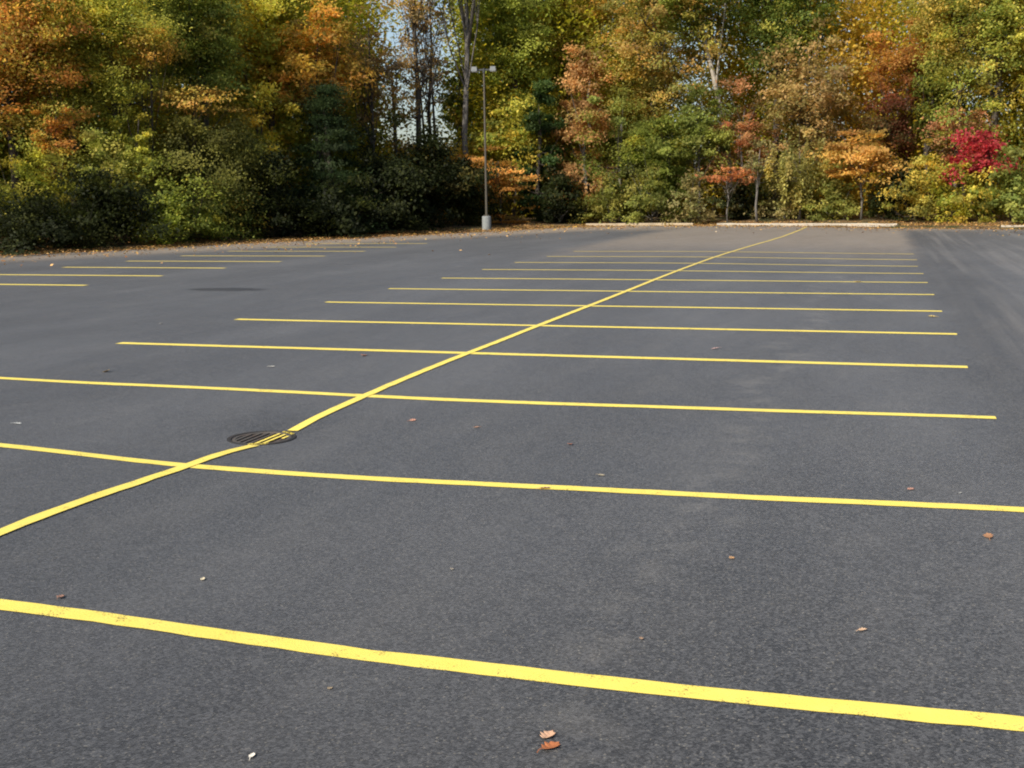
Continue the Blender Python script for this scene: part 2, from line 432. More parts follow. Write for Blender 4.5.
# ------------------------------------------------------------------ drain grate
def build_drain():
    z = float(terrain(DRAIN[0] + .26, DRAIN[1])); root = empty('drain_grate', (DRAIN[0], DRAIN[1], z), 0)
    tag(root, 'round cast iron drain grate with yellow paint across its bars', 'drain')
    R = .262; fr = MB()
    fr.lathe([(R + .001, -.12), (R + .001, .004), (R - .006, .009), (R - .030, .009), (R - .034, .004), (R - .034, -.05), (R - .046, -.052), (R - .046, -.12), (R + .001, -.12)], 56)
    fr.build('frame', M['rim'], root)
    pit = MB(); pit.lathe([(R - .047, -.06), (R - .047, -.6)], 40); n = len(pit.v)
    pit.v.append((0, 0, -.6)); pit.f += [(n, n - 40 + k, n - 40 + (k + 1) % 40) for k in range(40)]
    pit.build('pit', M['pit'], root)
    g = MB(); r = R - .037; bars = []
    g.lathe([(r, -.035), (r, .003), (r - .002, .005), (r - .026, .005), (r - .028, .003), (r - .028, -.035), (r, -.035)], 56)
    inner = r - .024; bars_y = np.arange(-.165, .17, .055)
    for x in bars_y:
        h = math.sqrt(max(0, inner * inner - x * x)); g.box((x, 0, -.0135), (.026, 2 * h, .033)); bars.append((x, h))
    g.box((0, 0, -.0195), (2 * inner, .03, .027))
    g.build('grate', M['iron'], root)
    # dabs of line paint left on the bars where the centre line runs over
    seg = cpath[max(0, i0 - 3):i1 + 4] - np.array(DRAIN)
    pm = MB(); rng_d = np.random.default_rng(4)
    for x, h in bars:
        near = seg[np.abs(seg[:, 0] - x) < .062]
        near = near[np.abs(near[:, 1]) < h + .03]
        if len(near) < 2: continue
        lo, hi = max(-h + .004, near[:, 1].min()), min(h - .004, near[:, 1].max())
        y = lo
        while y < hi - .02:                              # chipped: runs of paint with bare rust between
            L = min(rng_d.uniform(.05, .13), hi - y); pm.box((x, y + L / 2, .0048), (.0235, L, .003)); y += L + rng_d.uniform(.004, .02)
    pm.build('paint_dab', M['paint'], root)
    rims = [MB(), MB()]
    for a in np.arange(0, 2 * PI, .022):                # and on the rim
        for rad in np.arange(R - .031, R - .004, .008):
            q = np.array((rad * math.cos(a), rad * math.sin(a)))
            if np.min(np.hypot(*(seg - q).T)) < .06 and RNG.random() < .8:
                rims[int(q[1] > 0)].box((q[0], q[1], .0106), (.010, .010, .002), Matrix.Rotation(a, 3, 'Z'))
    for rm in rims:
        if rm.v: rm.build('rim_paint', M['paint'], root)
    n = 170; a = rng_d.uniform(0, 2 * PI, n); q = inner * .96 * rng_d.uniform(0, 1, n) ** .5
    P = np.stack([q * np.cos(a), q * np.sin(a), rng_d.uniform(-.085, -.034, n)], 1)
    db = link('leaf_debris', leaf_mesh('leaf_debris', P, rng_d.uniform(.03, .075, n), pick('litter', n, rng_d) * .9, rng_d, flat=2.0), M['litter'], root)
    db['kind'] = 'stuff'

# ------------------------------------------------------------------ kerbs
def kerb(a, b, mat, label, w=.16, h=.15):
    a = Vector((*a, 0)); b = Vector((*b, 0)); L = (b - a).length; rz = math.atan2(b.y - a.y, b.x - a.x)
    c = (a + b) / 2; z0 = float(terrain(c.x, c.y))
    prof = [(-w / 2, -.2), (-w / 2, h - .025), (-w / 2 + .025, h), (w / 2 - .02, h), (w / 2, h - .02), (w / 2, -.2)]
    mb = MB(); n = max(2, int(L / .6)); m = len(prof); v = []
    for i in range(n + 1):
        x = -L / 2 + L * i / n; jz = RNG.normal(0, .006); jy = RNG.normal(0, .008)
        v += [(x, y + jy, z + jz) for y, z in prof]
    f = [(i * m + k, i * m + (k + 1) % m, (i + 1) * m + (k + 1) % m, (i + 1) * m + k) for i in range(n) for k in range(m)]
    f += [tuple(reversed(range(m))), tuple(n * m + k for k in range(m))]
    mb.add(v, [q[::-1] for q in f])
    o = mb.build('kerb', mat, None, loc=(c.x, c.y, z0)); o.rotation_euler = (0, 0, rz)
    return tag(o, label, 'kerb', 'concrete kerbs at the far edge of the lot')
kerb((-7.75, 58.75), (0.75, 56.4), M['kerb'], 'long pale concrete kerb behind the end of the yellow centre line')
kerb((-14.6, 59.25), (-9.0, 59.0), M['old_kerb'], 'dirty tan kerb half buried in leaves below the tan oak')
kerb((5.0, 54.6), (12.0, 52.75), M['kerb'], 'short pale kerb end below the crimson bush, cut by the frame')

# ------------------------------------------------------------------ lamp post
def build_lamp():
    x, y = -17.95, 53.0; z = float(bank(x, y))
    root = empty('lamp_post', (x, y, z), math.radians(12))
    tag(root, 'slim parking lot lamp post with two box heads on a round concrete footing', 'lamp post')
    b = MB(); b.lathe([(.0001, -.4), (.215, -.4), (.215, .62), (.20, .66), (.0001, .67)], 28); b.build('footing', M['footing'], root, smooth=False)
    p = MB(); p.box((0, 0, .68), (.26, .26, .02)); p.tube([(0, 0, .66), (0, 0, 3), (0, 0, 7.42)], [.058, .052, .042], 14)
    for sx in (-1, 1):
        for sy in (-1, 1): p.tube([(sx * .1, sy * .1, .66), (sx * .1, sy * .1, .73)], .014, 6)
    p.build('pole', M['pole'], root)
    br = MB(); br.box((0, 0, 7.44), (.62, .07, .07)); br.tube([(0, 0, 7.3), (0, 0, 7.5)], .07, 12); br.build('bracket', M['dark_metal'], root)
    for s in (-1, 1):
        h = MB(); c = s * .44
        # shoebox head: sloped lid, tilted out
        zb, zt = 7.36, 7.58
        vs = [(c - .15, -.2, zb), (c + .15, -.2, zb), (c + .15, .2, zb), (c - .15, .2, zb),
              (c - .12, -.16, zt), (c + .12, -.16, zt), (c + .12, .16, zt), (c - .12, .16, zt)]
        h.add(vs, [(3, 2, 1, 0), (4, 5, 6, 7), (0, 1, 5, 4), (1, 2, 6, 5), (2, 3, 7, 6), (3, 0, 4, 7)])
        hd = bevel(h.build('lamp_head', M['head'], root), .015)
        l = MB(); l.box((c, 0, zb - .012), (.24, .34, .02)); l.build('lens', M['lens'], hd)
build_lamp()

# ------------------------------------------------------------------ foliage
PAL = {   # leaf colours with weights
    'rust': [((.27, .115, .027), 3), ((.32, .185, .032), 2.4), ((.21, .185, .03), 2.4), ((.15, .17, .027), 2.2)],
    'amber': [((0.332, 0.251, 0.035), 3), ((0.230, 0.237, 0.032), 3.5), ((0.144, 0.188, 0.028), 2.5)],
    'olive': [((0.220, 0.234, 0.029), 4), ((0.132, 0.168, 0.026), 3), ((0.366, 0.322, 0.044), 1.5)],
    'green': [((0.070, 0.102, 0.017), 4), ((0.108, 0.138, 0.022), 3), ((0.192, 0.174, 0.026), 1.5)],
    'deepgreen': [((0.069, 0.106, 0.020), 4), ((0.100, 0.144, 0.025), 3), ((0.225, 0.213, 0.031), 1)],
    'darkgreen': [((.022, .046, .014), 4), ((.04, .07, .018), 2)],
    'gold': [((.36, .225, .04), 3), ((.29, .16, .035), 2), ((.20, .18, .03), 2)],
    'yolive': [((0.281, 0.287, 0.028), 3), ((0.168, 0.204, 0.028), 3), ((0.435, 0.351, 0.034), 1.2)],
    'orange': [((.31, .155, .025), 3), ((.32, .215, .03), 3), ((.19, .16, .02), 2.4)],
    'mustard': [((0.336, 0.288, 0.026), 3), ((0.147, 0.182, 0.026), 3), ((0.457, 0.316, 0.026), 1.5)],
    'spruce': [((.015, .030, .013), 4), ((.026, .042, .017), 2)],
    'darkolive': [((0.080, 0.088, 0.019), 4), ((0.146, 0.146, 0.025), 2.5), ((0.059, 0.073, 0.020), 2)],
    'lime': [((0.196, 0.218, 0.037), 3), ((0.127, 0.155, 0.028), 3), ((0.287, 0.265, 0.057), 1.4)],
    'lime2': [((.12, .14, .028), 3), ((.075, .095, .02), 3), ((.19, .18, .04), 1.4)],
    'olivegreen': [((0.108, 0.144, 0.029), 3), ((0.156, 0.174, 0.036), 3), ((0.072, 0.102, 0.024), 2)],
    'dark': [((.010, .015, .005), 4), ((.017, .024, .007), 2), ((.045, .055, .012), .6)],  # near-black leaves: shade at the foot of the wood put into the colour
    'dark2': [((.012, .018, .006), 4), ((.021, .029, .008), 2), ((.07, .06, .016), .6)],  # shade painted into the leaf colour of the bushes farther back
    'flecked': [((0.066, 0.091, 0.019), 3), ((0.146, 0.182, 0.026), 2.4), ((0.337, 0.322, 0.036), 1)],
    'flecked2': [((0.044, 0.069, 0.016), 3), ((0.088, 0.112, 0.020), 2), ((0.300, 0.213, 0.031), .8)],
    'brown': [((.17, .12, .06), 3), ((.24, .16, .05), 2), ((.12, .11, .04), 1)],
    'brightgreen': [((0.127, 0.167, 0.021), 4), ((0.184, 0.213, 0.028), 3), ((0.081, 0.115, 0.018), 2)],
    'yellowgreen': [((0.220, 0.220, 0.024), 3), ((0.110, 0.149, 0.022), 3), ((0.374, 0.286, 0.033), 1.5)],
    'yellowgreen2': [((0.190, 0.202, 0.029), 3), ((0.101, 0.140, 0.025), 3), ((0.403, 0.314, 0.056), 1)],
    'strawgreen': [((.27, .21, .045), 3), ((.15, .16, .035), 3)],
    'ochre': [((.33, .17, .035), 3), ((.20, .12, .03), 2), ((.13, .11, .03), 1)],
    'tan': [((.30, .18, .075), 3), ((.22, .13, .05), 3), ((.16, .14, .04), 1)],
    'tan2': [((.25, .17, .075), 3), ((.18, .14, .05), 3), ((.12, .12, .035), 2)],
    'ambergreen': [((0.246, 0.190, 0.034), 3), ((0.112, 0.146, 0.025), 3.5), ((0.325, 0.224, 0.034), 1.5)],
    'rustolive': [((0.235, 0.174, 0.045), 3), ((0.146, 0.162, 0.034), 3), ((0.302, 0.174, 0.039), 1.5), ((0.202, 0.207, 0.039), 2)],
    'drybrush': [((.20, .17, .08), 3), ((.12, .12, .05), 3), ((.09, .11, .035), 2)],
    'dustyrust': [((.28, .12, .06), 3), ((.20, .115, .055), 3), ((.13, .11, .04), 1.5)],
    'scarlet': [((.30, .105, .04), 3), ((.25, .13, .05), 2), ((.16, .12, .03), 1.4)],
    'weeping': [((.20, .20, .06), 3), ((.14, .155, .045), 3), ((.27, .23, .07), 1)],
    'orangegold': [((.27, .155, .035), 3), ((.23, .11, .03), 1.5), ((.29, .20, .045), 2.5), ((.16, .15, .03), 1.3)],
    'orangetop': [((.31, .175, .035), 3), ((.25, .11, .03), 2), ((.18, .075, .025), 1.5), ((.17, .15, .025), 1.2)],
    'maroon': [((.085, .026, .014), 3), ((.055, .05, .018), 3), ((.14, .04, .018), 1)],
    'crimson': [((.23, .018, .034), 4), ((.16, .018, .03), 2), ((.18, .06, .03), .8)],
    'yellow': [((.30, .235, .03), 3), ((.17, .17, .03), 3), ((.10, .12, .02), 1)],
    'wood': [((0.094, 0.125, 0.022), 3), ((0.181, 0.194, 0.027), 4), ((0.300, 0.256, 0.037), 2.5), ((0.312, 0.200, 0.044), .8)],
    'litter': [((.26, .16, .075), 4), ((.34, .22, .10), 3), ((.20, .10, .04), 2), ((.38, .26, .06), 1)],
}
def pick(pal, n, rng):
    cols = np.array([c for c, w in PAL[pal]]); w = np.array([w for c, w in PAL[pal]], float); w /= w.sum()
    return cols[rng.choice(len(cols), n, p=w)]

def leaf_mesh(name, C, L, col, rng, flat=.0, droop=0.0, width=.62, bias=None):
    """C: n x 3 leaf centres, L: n lengths, col: n x 3 colours. One rhombic leaf, folded along its midrib, per centre."""
    n = len(C)
    nrm = rng.normal(size=(n, 3)); nrm[:, 2] = np.abs(nrm[:, 2]) + flat
    if bias is not None: nrm += bias                    # the leaves of one spray face much the same way
    nrm /= np.linalg.norm(nrm, axis=1)[:, None]
    a = rng.normal(size=(n, 3)); a[:, 2] -= droop; a -= nrm * (a * nrm).sum(1)[:, None]; a /= np.linalg.norm(a, axis=1)[:, None] + 1e-9
    b = np.cross(nrm, a); L = L[:, None]; W = L * width
    fold = nrm * L * rng.uniform(.04, .16, (n, 1))
    v = np.stack([C - a * L / 2, C + b * W / 2 + fold, C + a * L / 2, C - b * W / 2 + fold], 1).reshape(-1, 3)
    me = bpy.data.meshes.new(name); me.vertices.add(4 * n); me.vertices.foreach_set('co', v.astype(np.float32).ravel())
    me.loops.add(4 * n); me.polygons.add(n)
    me.loops.foreach_set('vertex_index', np.arange(4 * n, dtype=np.int32))
    me.polygons.foreach_set('loop_start', np.arange(0, 4 * n, 4, dtype=np.int32))
    me.update(calc_edges=True)
    at = me.attributes.new('leaf_colour', 'FLOAT_COLOR', 'FACE')
    at.data.foreach_set('color', np.concatenate([np.clip(col * np.array((2.05, 1.88, 1.5)), 0.004, .9), np.ones((n, 1))], 1).astype(np.float32).ravel())
    return me

def crown_clusters(shape, K, r, zb, zt, rng):
    """Cluster centres (local x, y, z) filling the crown's volume with an uneven outline, and each one's size."""
    h = max(zt - zb, .3); zc = (zb + zt) / 2
    lob = rng.normal(size=(9, 3)); lob /= np.linalg.norm(lob, axis=1)[:, None]; la = rng.uniform(-.35, .38, 9)
    d = rng.normal(size=(K, 3)); d /= np.linalg.norm(d, axis=1)[:, None]
    rad = rng.uniform(0, 1, K) ** .45
    out = 1 + (np.clip(d @ lob.T, 0, 1) ** 4 * la).sum(1)
    u = d * (rad * out)[:, None]
    x, y, z = u[:, 0] * r, u[:, 1] * r, u[:, 2] * h / 2
    if shape == 'cone':
        t = rng.uniform(0, 1, K) ** 1.35; tier = np.floor(t * 11) / 11 + .045; t = .6 * t + .4 * tier
        th = rng.uniform(0, 2 * PI, K); q = rng.uniform(.25, 1, K) ** .6 * (1 - t) ** .8 * r * rng.uniform(.75, 1.2, K)
        x, y, z = q * np.cos(th), q * np.sin(th), t * h - h / 2 - q * .22
    elif shape == 'column':
        t = rng.uniform(0, 1, K); th = rng.uniform(0, 2 * PI, K)
        q = rng.uniform(0, 1, K) ** .5 * r * (1 - .55 * t ** 2) * (1 + .3 * np.sin(9 * t + 3 * th))
        x, y, z = q * np.cos(th), q * np.sin(th), t * h - h / 2
    elif shape in ('low', 'dome'):
        th = rng.uniform(0, 2 * PI, K); t = rng.uniform(0, 1, K)
        top = np.sqrt(np.clip(1 - t ** 2, .02, 1)) * (1 + .26 * np.sin(3 * th + la[0] * 20) * (t > .2) + .2 * np.sin(7 * th + la[1] * 20))
        zz = rng.uniform(0, 1, K) ** .7 * top
        shoot = (rng.random(K) < .2) * rng.uniform(0, .35, K) * (shape == 'low')
        sq = 1 + .25 * np.sin(2 * th + la[2] * 20) + .15 * np.sin(5 * th + la[3] * 20)
        x, y, z = np.cos(th) * t * r * sq, np.sin(th) * t * r * sq, (zz + shoot) * h - h / 2
    elif shape in ('flat', 'flat2'):
        q = h / (3.0 if shape == 'flat' else 4.5); z = .5 * z + .5 * np.round(z / q + .25 * np.sin(3 * np.arctan2(y, x) + la[0] * 9)) * q + .09 * h * np.sin(2.2 * x / r + la[1] * 9) + rng.normal(0, .05 * h, K)
    elif shape == 'weep':
        z = u[:, 2] * h / 2
    return np.stack([x, y, z + zc], 1)

def tree(name, label, cat, X, Y, zt, zb, r, pal, dens, shape, opt, idx):
    rng = np.random.default_rng(1000 + idx)
    zg = float(bank(X, Y)); root = empty(name, (X, Y, zg), 0)
    tag(root, label, cat, 'bushes and shrubs along the lot edge' if cat in ('bush', 'shrub') else 'autumn trees round the lot')
    zt -= zg; zb = max(.02, zb - zg); h = max(zt - zb, .3); low = shape in ('low', 'dome') or cat in ('bush', 'shrub')
    K = int(np.clip(r * r * h * 4.2, 60, 430)); K = int(K * (.6 + .4 * min(dens, 1)))
    C = crown_clusters(shape, K, r, zb, zt, rng)
    ll = .115 if Y < 45 else .145
    ll *= rng.uniform(.82, 1.25)
    if shape == 'cone': ll *= .75
    proj = PI * r * h / 4 * 2
    N = int(dens * 5.0 * proj / (.5 * .62 * ll * ll))
    N = int(min(N, 34000)); per = np.maximum(1, rng.poisson(N / K, K)); ids = np.repeat(np.arange(K), per); n = len(ids)
    sig = np.clip(r * .135, .11, .30) * rng.uniform(.5, 1.5, K)
    asp = {'flat': (1.3, 1.3, .22), 'flat2': (1.25, 1.25, .3), 'weep': (.55, .55, 1.6), 'cone': (1.1, 1.1, .35)}.get(shape, (1.08, 1.08, .62))
    P = C[ids] + rng.normal(size=(n, 3)) * sig[ids][:, None] * np.array(asp)
    if shape == 'weep': P[:, 2] -= np.abs(rng.normal(0, .25, n)) * h * .3
    P[:, 2] = np.maximum(P[:, 2], .03)
    cn = np.stack([C[:, 0] / r, C[:, 1] / r, np.full(K, .7)], 1) + rng.normal(0, .7, (K, 3)); cn *= 1.1
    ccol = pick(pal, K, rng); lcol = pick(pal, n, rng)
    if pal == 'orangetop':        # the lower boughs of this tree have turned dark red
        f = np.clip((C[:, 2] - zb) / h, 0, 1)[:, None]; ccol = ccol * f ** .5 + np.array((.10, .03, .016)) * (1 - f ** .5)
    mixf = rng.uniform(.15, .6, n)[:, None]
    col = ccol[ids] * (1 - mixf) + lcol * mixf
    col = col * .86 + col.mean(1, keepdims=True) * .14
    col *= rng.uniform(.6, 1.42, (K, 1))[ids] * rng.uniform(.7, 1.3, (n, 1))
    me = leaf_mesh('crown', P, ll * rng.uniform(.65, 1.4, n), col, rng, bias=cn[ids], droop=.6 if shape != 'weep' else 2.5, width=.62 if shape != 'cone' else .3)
    # trunk and limbs
    tr = opt.get('tr', .1); tm = MB(); lean = opt.get('lean', 0)
    top = zb + h * (.82 if not low else .6)
    bend = rng.normal(0, .05 * min(top, 6) / 3, (5, 2)); bend[0] = 0
    hz = np.linspace(-.15, top, 5); fx = np.linspace(0, 1, 5)
    dxl = lean / 1160 * Y
    pts = [(b[0] + dxl * f, b[1], z) for b, z, f in zip(bend, hz, fx)]
    if not low:
        tm.tube(pts, [tr * 1.35, tr, tr * .85, tr * .62, tr * .25], 9)
        if opt.get('fork'):
            q = pts[3]; tm.tube([pts[2], (q[0] + .7, q[1], q[2] - .2), (q[0] + 1.5, q[1] + .3, q[2] + 2.5)], [tr * .7, tr * .55, tr * .3], 8)
            tm.tube([pts[2], (q[0] - .5, q[1], q[2] + .2), (q[0] - 1.1, q[1] - .3, q[2] + 2.5)], [tr * .6, tr * .45, tr * .25], 8)
    pa = np.array(pts)
    nl = opt.get('limbs', 13 if not low else 9)
    for c in C[rng.choice(K, min(nl, K), replace=False)]:
        f = rng.uniform(.35, .9) if not low else rng.uniform(.0, .25)
        zz = min(f * top, max(.1, c[2] - .25 * np.hypot(c[0], c[1]))); s = np.array([np.interp(zz, pa[:, 2], pa[:, k]) for k in range(3)])
        mid = (s + c) / 2 + np.array((0, 0, -.10 * np.linalg.norm(c - s))) + rng.normal(0, .12, 3)
        lr = tr * (.34 if not low else .5)
        tm.tube([s, mid, c], [lr, lr * .65, lr * .2], 5, cap=False)
        if opt.get('limbs', 0) > 15 or rng.random() < .4:
            for _ in range(2):
                e = c + rng.normal(0, .55, 3) + np.array((0, 0, .35)); tm.tube([mid, (mid + e) / 2 + rng.normal(0, .1, 3), e], [lr * .5, lr * .35, lr * .12], 4, cap=False)
    bark = M['pale_bark'] if opt.get('pale') else M['grey_bark'] if (Y > 59 and tr < .1 or opt.get('fork')) else M['bark']
    if 'oak' in name: bark = M['grey_bark']
    tm.build('trunk' if not low else 'stems', bark, root, smooth=True)
    if lean:
        me.transform(Matrix.Translation((dxl, 0, 0)))
    link('crown' if not low else 'foliage', me, M['leaf'], root)
TREES = [
    ('maple_tree', 'rust red maple with orange leaves at the near end of the wood', 'tree', -31.44, 37.0, 11.51, 3.65, 3.14, 'rust', 0.9, 'round', {'tr': 0.16}),
    ('maple_tree', 'amber and olive maple between the rust red maple and the thin trunked tree', 'tree', -30.28, 39.0, 11.46, 4.45, 2.55, 'amber', 0.8, 'round', {'tr': 0.14}),
    ('deciduous_tree', 'olive yellow tree with a thin dark trunk behind bright green shrubs', 'tree', -28.7, 40.0, 12.26, 3.09, 2.46, 'olive', 0.8, 'round', {'tr': 0.13}),
    ('deciduous_tree', 'tall dark green tree with golden lower sprays on its lit side', 'tree', -27.58, 44.0, 13.39, 4.6, 2.33, 'green', 1.1, 'round', {'tr': 0.16}),
    ('sapling_tree', 'slim sapling with pale gold leaves against dark green foliage', 'tree', -27.52, 40.5, 8.79, 6.54, 1.44, 'gold', 0.45, 'spray', {'tr': 0.05}),
    ('sapling_tree', 'slim sapling with a flat golden spray of leaves above a dark thicket', 'tree', -26.24, 41.5, 6.07, 5.14, 1.78, 'gold', 0.7, 'flat', {'tr': 0.05}),
    ('deciduous_tree', 'yellow olive tree rising behind the orange crowned maple', 'tree', -27.53, 50.0, 15.11, 5.79, 2.71, 'yolive', 0.9, 'round', {'tr': 0.16}),
    ('maple_tree', 'orange crowned maple glowing above the dark spruce', 'tree', -24.81, 49.5, 10.16, 5.21, 2.1, 'orange', 0.85, 'round', {'tr': 0.11}),
    ('deciduous_tree', 'yellow green slender tree with mustard leaves left of the dark spruce', 'tree', -25.97, 46.0, 7.17, 1.85, 1.64, 'mustard', 0.75, 'round', {'tr': 0.09}),
    ('spruce_tree', 'dark blue green spruce with drooping boughs at the lot edge', 'tree', -23.27, 47.2, 6.65, 0.18, 2.27, 'spruce', 1.5, 'cone', {'tr': 0.14}),
    ('bush', 'big dark olive bush in shade beside the thicket of green shrubs', 'bush', -26.21, 42.2, 5.34, 0.21, 2.57, 'darkolive', 1.0, 'round', {'tr': 0.06}),
    ('shrub', 'sunlit lime green shrub with glossy leaves under the thin trunked tree', 'shrub', -27.87, 37.5, 4.38, 1.07, 1.53, 'lime', 0.65, 'round', {'tr': 0.05}),
    ('shrub', 'pale green shrub at the near end of the wood under the rust red maple', 'shrub', -29.57, 34.8, 3.54, 0.43, 1.81, 'olive', 0.75, 'round', {'tr': 0.05}),
    ('sapling_tree', 'slim amber sapling between the pale green shrub and the lime green shrub', 'tree', -28.93, 36.3, 5.52, 2.13, 0.96, 'rust', 0.6, 'round', {'tr': 0.05}),
    ('sapling_tree', 'dark stemmed sapling with olive leaves beside the lime green shrub', 'tree', -27.26, 38.8, 5.46, 1.53, 0.9, 'olive', 0.6, 'round', {'tr': 0.07}),
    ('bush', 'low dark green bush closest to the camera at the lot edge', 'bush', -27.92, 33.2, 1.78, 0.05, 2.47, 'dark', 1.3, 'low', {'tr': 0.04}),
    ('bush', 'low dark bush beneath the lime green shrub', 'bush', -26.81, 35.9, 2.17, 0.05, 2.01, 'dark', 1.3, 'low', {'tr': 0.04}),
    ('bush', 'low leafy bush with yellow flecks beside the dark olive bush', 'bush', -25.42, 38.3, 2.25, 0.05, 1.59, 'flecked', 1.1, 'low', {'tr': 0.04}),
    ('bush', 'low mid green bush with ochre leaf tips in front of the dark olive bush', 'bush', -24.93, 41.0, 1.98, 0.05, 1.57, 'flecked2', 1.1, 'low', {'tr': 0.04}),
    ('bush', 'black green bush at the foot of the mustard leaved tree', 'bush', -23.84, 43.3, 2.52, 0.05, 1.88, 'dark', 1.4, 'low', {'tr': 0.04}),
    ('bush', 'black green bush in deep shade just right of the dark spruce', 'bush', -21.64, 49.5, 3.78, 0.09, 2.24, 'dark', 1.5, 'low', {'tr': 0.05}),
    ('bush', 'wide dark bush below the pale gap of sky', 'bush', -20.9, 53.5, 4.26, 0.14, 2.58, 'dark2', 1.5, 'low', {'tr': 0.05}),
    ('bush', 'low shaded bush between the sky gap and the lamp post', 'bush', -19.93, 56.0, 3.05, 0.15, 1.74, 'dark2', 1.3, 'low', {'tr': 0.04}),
    ('bush', 'low dark bush in front of the spruce trunk', 'bush', -22.11, 45.8, 2.01, 0.05, 1.75, 'dark', 1.4, 'low', {'tr': 0.04}),
    ('bare_tree', 'half bare brown tree with a few ochre leaves beside the sky gap', 'tree', -24.14, 54.0, 10.89, 5.19, 1.94, 'brown', 0.3, 'round', {'tr': 0.09, 'limbs': 22}),
    ('bare_tree', 'thin dark trunked tree standing alone in the sky gap', 'tree', -23.34, 58.0, 16.06, 6.13, 1.62, 'brown', 0.14, 'round', {'tr': 0.15, 'limbs': 26}),
    ('bare_tree', 'slender dark tree with bare forking twigs behind the sky gap trunk', 'tree', -23.32, 60.0, 13.99, 5.2, 1.44, 'brown', 0.14, 'round', {'tr': 0.1, 'limbs': 22}),
    ('bare_tree', 'slim bare sapling with grey twigs at the near side of the sky gap', 'tree', -24.06, 57.0, 10.58, 4.58, 1.17, 'brown', 0.16, 'round', {'tr': 0.05, 'limbs': 16}),
    ('forked_tree', 'tall grey trunk that forks high up behind the lamp post', 'tree', -21.29, 60.0, 19.75, 10.82, 2.63, 'green', 0.4, 'round', {'tr': 0.155, 'fork': 1}),
    ('deciduous_tree', 'bright spring green tree directly behind the lamp head', 'tree', -19.64, 63.06, 14.28, 6.59, 2.39, 'brightgreen', 1.2, 'round', {'tr': 0.15}),
    ('deciduous_tree', 'dark green tree with yellow flecks between the sky gap and lamp', 'tree', -22.84, 63.0, 9.42, 3.38, 1.04, 'flecked2', 0.8, 'round', {'tr': 0.1}),
    ('deciduous_tree', 'yellow and green tree standing just right of the lamp post', 'tree', -19.48, 62.0, 7.58, 1.39, 2.13, 'yellowgreen', 0.9, 'round', {'tr': 0.1}),
    ('sapling_tree', 'small ochre leaved sapling at the lamp base in the shade', 'tree', -19.04, 58.5, 4.09, 0.49, 1.8, 'ochre', 0.55, 'flat', {'tr': 0.05}),
    ('cedar_tree', 'dark narrow cedar standing between yellow and tan trees', 'tree', -17.73, 61.5, 7.62, 0.19, 1.32, 'darkgreen', 1.5, 'column', {'tr': 0.12}),
    ('oak_tree', 'tan leaved oak with dry brown foliage down to the leaf strip', 'tree', -15.46, 62.5, 9.28, 1.06, 1.89, 'tan', 0.75, 'column', {'tr': 0.13}),
    ('deciduous_tree', 'tall amber and green tree with spreading top behind the tan oak', 'tree', -17.36, 66.99, 18.59, 6.76, 3.46, 'ambergreen', 0.75, 'round', {'tr': 0.2}),
    ('oak_tree', 'tall rust and olive oak with a pale straight trunk', 'tree', -12.06, 65.0, 18.19, 5.37, 3.65, 'rustolive', 0.85, 'round', {'tr': 0.2}),
    ('deciduous_tree', 'olive green tree with hanging leaves between the two oaks', 'tree', -13.42, 62.6, 6.6, 1.04, 1.88, 'olivegreen', 0.8, 'round', {'tr': 0.09}),
    ('deciduous_tree', 'dense dark green tree wrapped in vines behind the kerb start', 'tree', -10.97, 62.0, 5.85, 0.65, 1.85, 'green', 1.2, 'round', {'tr': 0.11}),
    ('shrub', 'bright green shrub at the foot of the tan oak', 'shrub', -13.59, 60.4, 2.37, 0.19, 1.6, 'lime2', 1.0, 'low', {'tr': 0.04}),
    ('shrub', 'leafy green shrub with pale stems under the vine wrapped tree', 'shrub', -11.37, 60.4, 2.74, 0.17, 1.38, 'lime2', 1.0, 'low', {'tr': 0.04}),
    ('shrub', 'grey green tangle of dry brush beside the bright kerb end', 'shrub', -9.36, 60.2, 1.99, 0.06, 1.26, 'drybrush', 0.9, 'low', {'tr': 0.04}),
    ('bush', 'dark green bush in the gap before the first tan oak', 'bush', -16.31, 60.4, 2.62, 0.15, 1.4, 'dark2', 1.3, 'low', {'tr': 0.04}),
    ('deciduous_tree', 'soft olive tree with tangled twigs between the vine wrapped tree and leaning trunk', 'tree', -9.19, 62.5, 7.35, 2.3, 1.63, 'olivegreen', 1.0, 'round', {'tr': 0.08}),
    ('deciduous_tree', 'broad amber olive tree behind the tall rust and olive oak', 'tree', -13.77, 66.94, 11.04, 3.26, 3.06, 'ambergreen', 1.0, 'round', {'tr': 0.12}),
    ('deciduous_tree', 'faded green and straw tree behind the yellow tree by the lamp', 'tree', -19.15, 64.38, 9.12, 3.05, 2.32, 'olive', 1.0, 'round', {'tr': 0.1}),
    ('leaning_tree', 'pale trunked tree leaning sideways below a dark green crown', 'tree', -7.53, 64.0, 17.07, 9.46, 2.89, 'green', 1.1, 'round', {'tr': 0.14, 'lean': -52, 'pale': 1, 'limbs': 4}),
    ('deciduous_tree', 'tall deep green tree filling the top beside the leaning pale trunk', 'tree', -5.58, 65.9, 17.84, 7.06, 3.19, 'deepgreen', 1.2, 'round', {'tr': 0.2}),
    ('maple_tree', 'dusty red maple with thin foliage above the orange twig', 'tree', -7.04, 63.0, 6.8, 2.01, 1.53, 'dustyrust', 0.5, 'round', {'tr': 0.07}),
    ('sapling_tree', 'low sapling with one flat scarlet orange spray near the kerb', 'tree', -7.48, 60.6, 2.96, 1.86, 1.32, 'scarlet', 0.5, 'flat', {'tr': 0.04}),
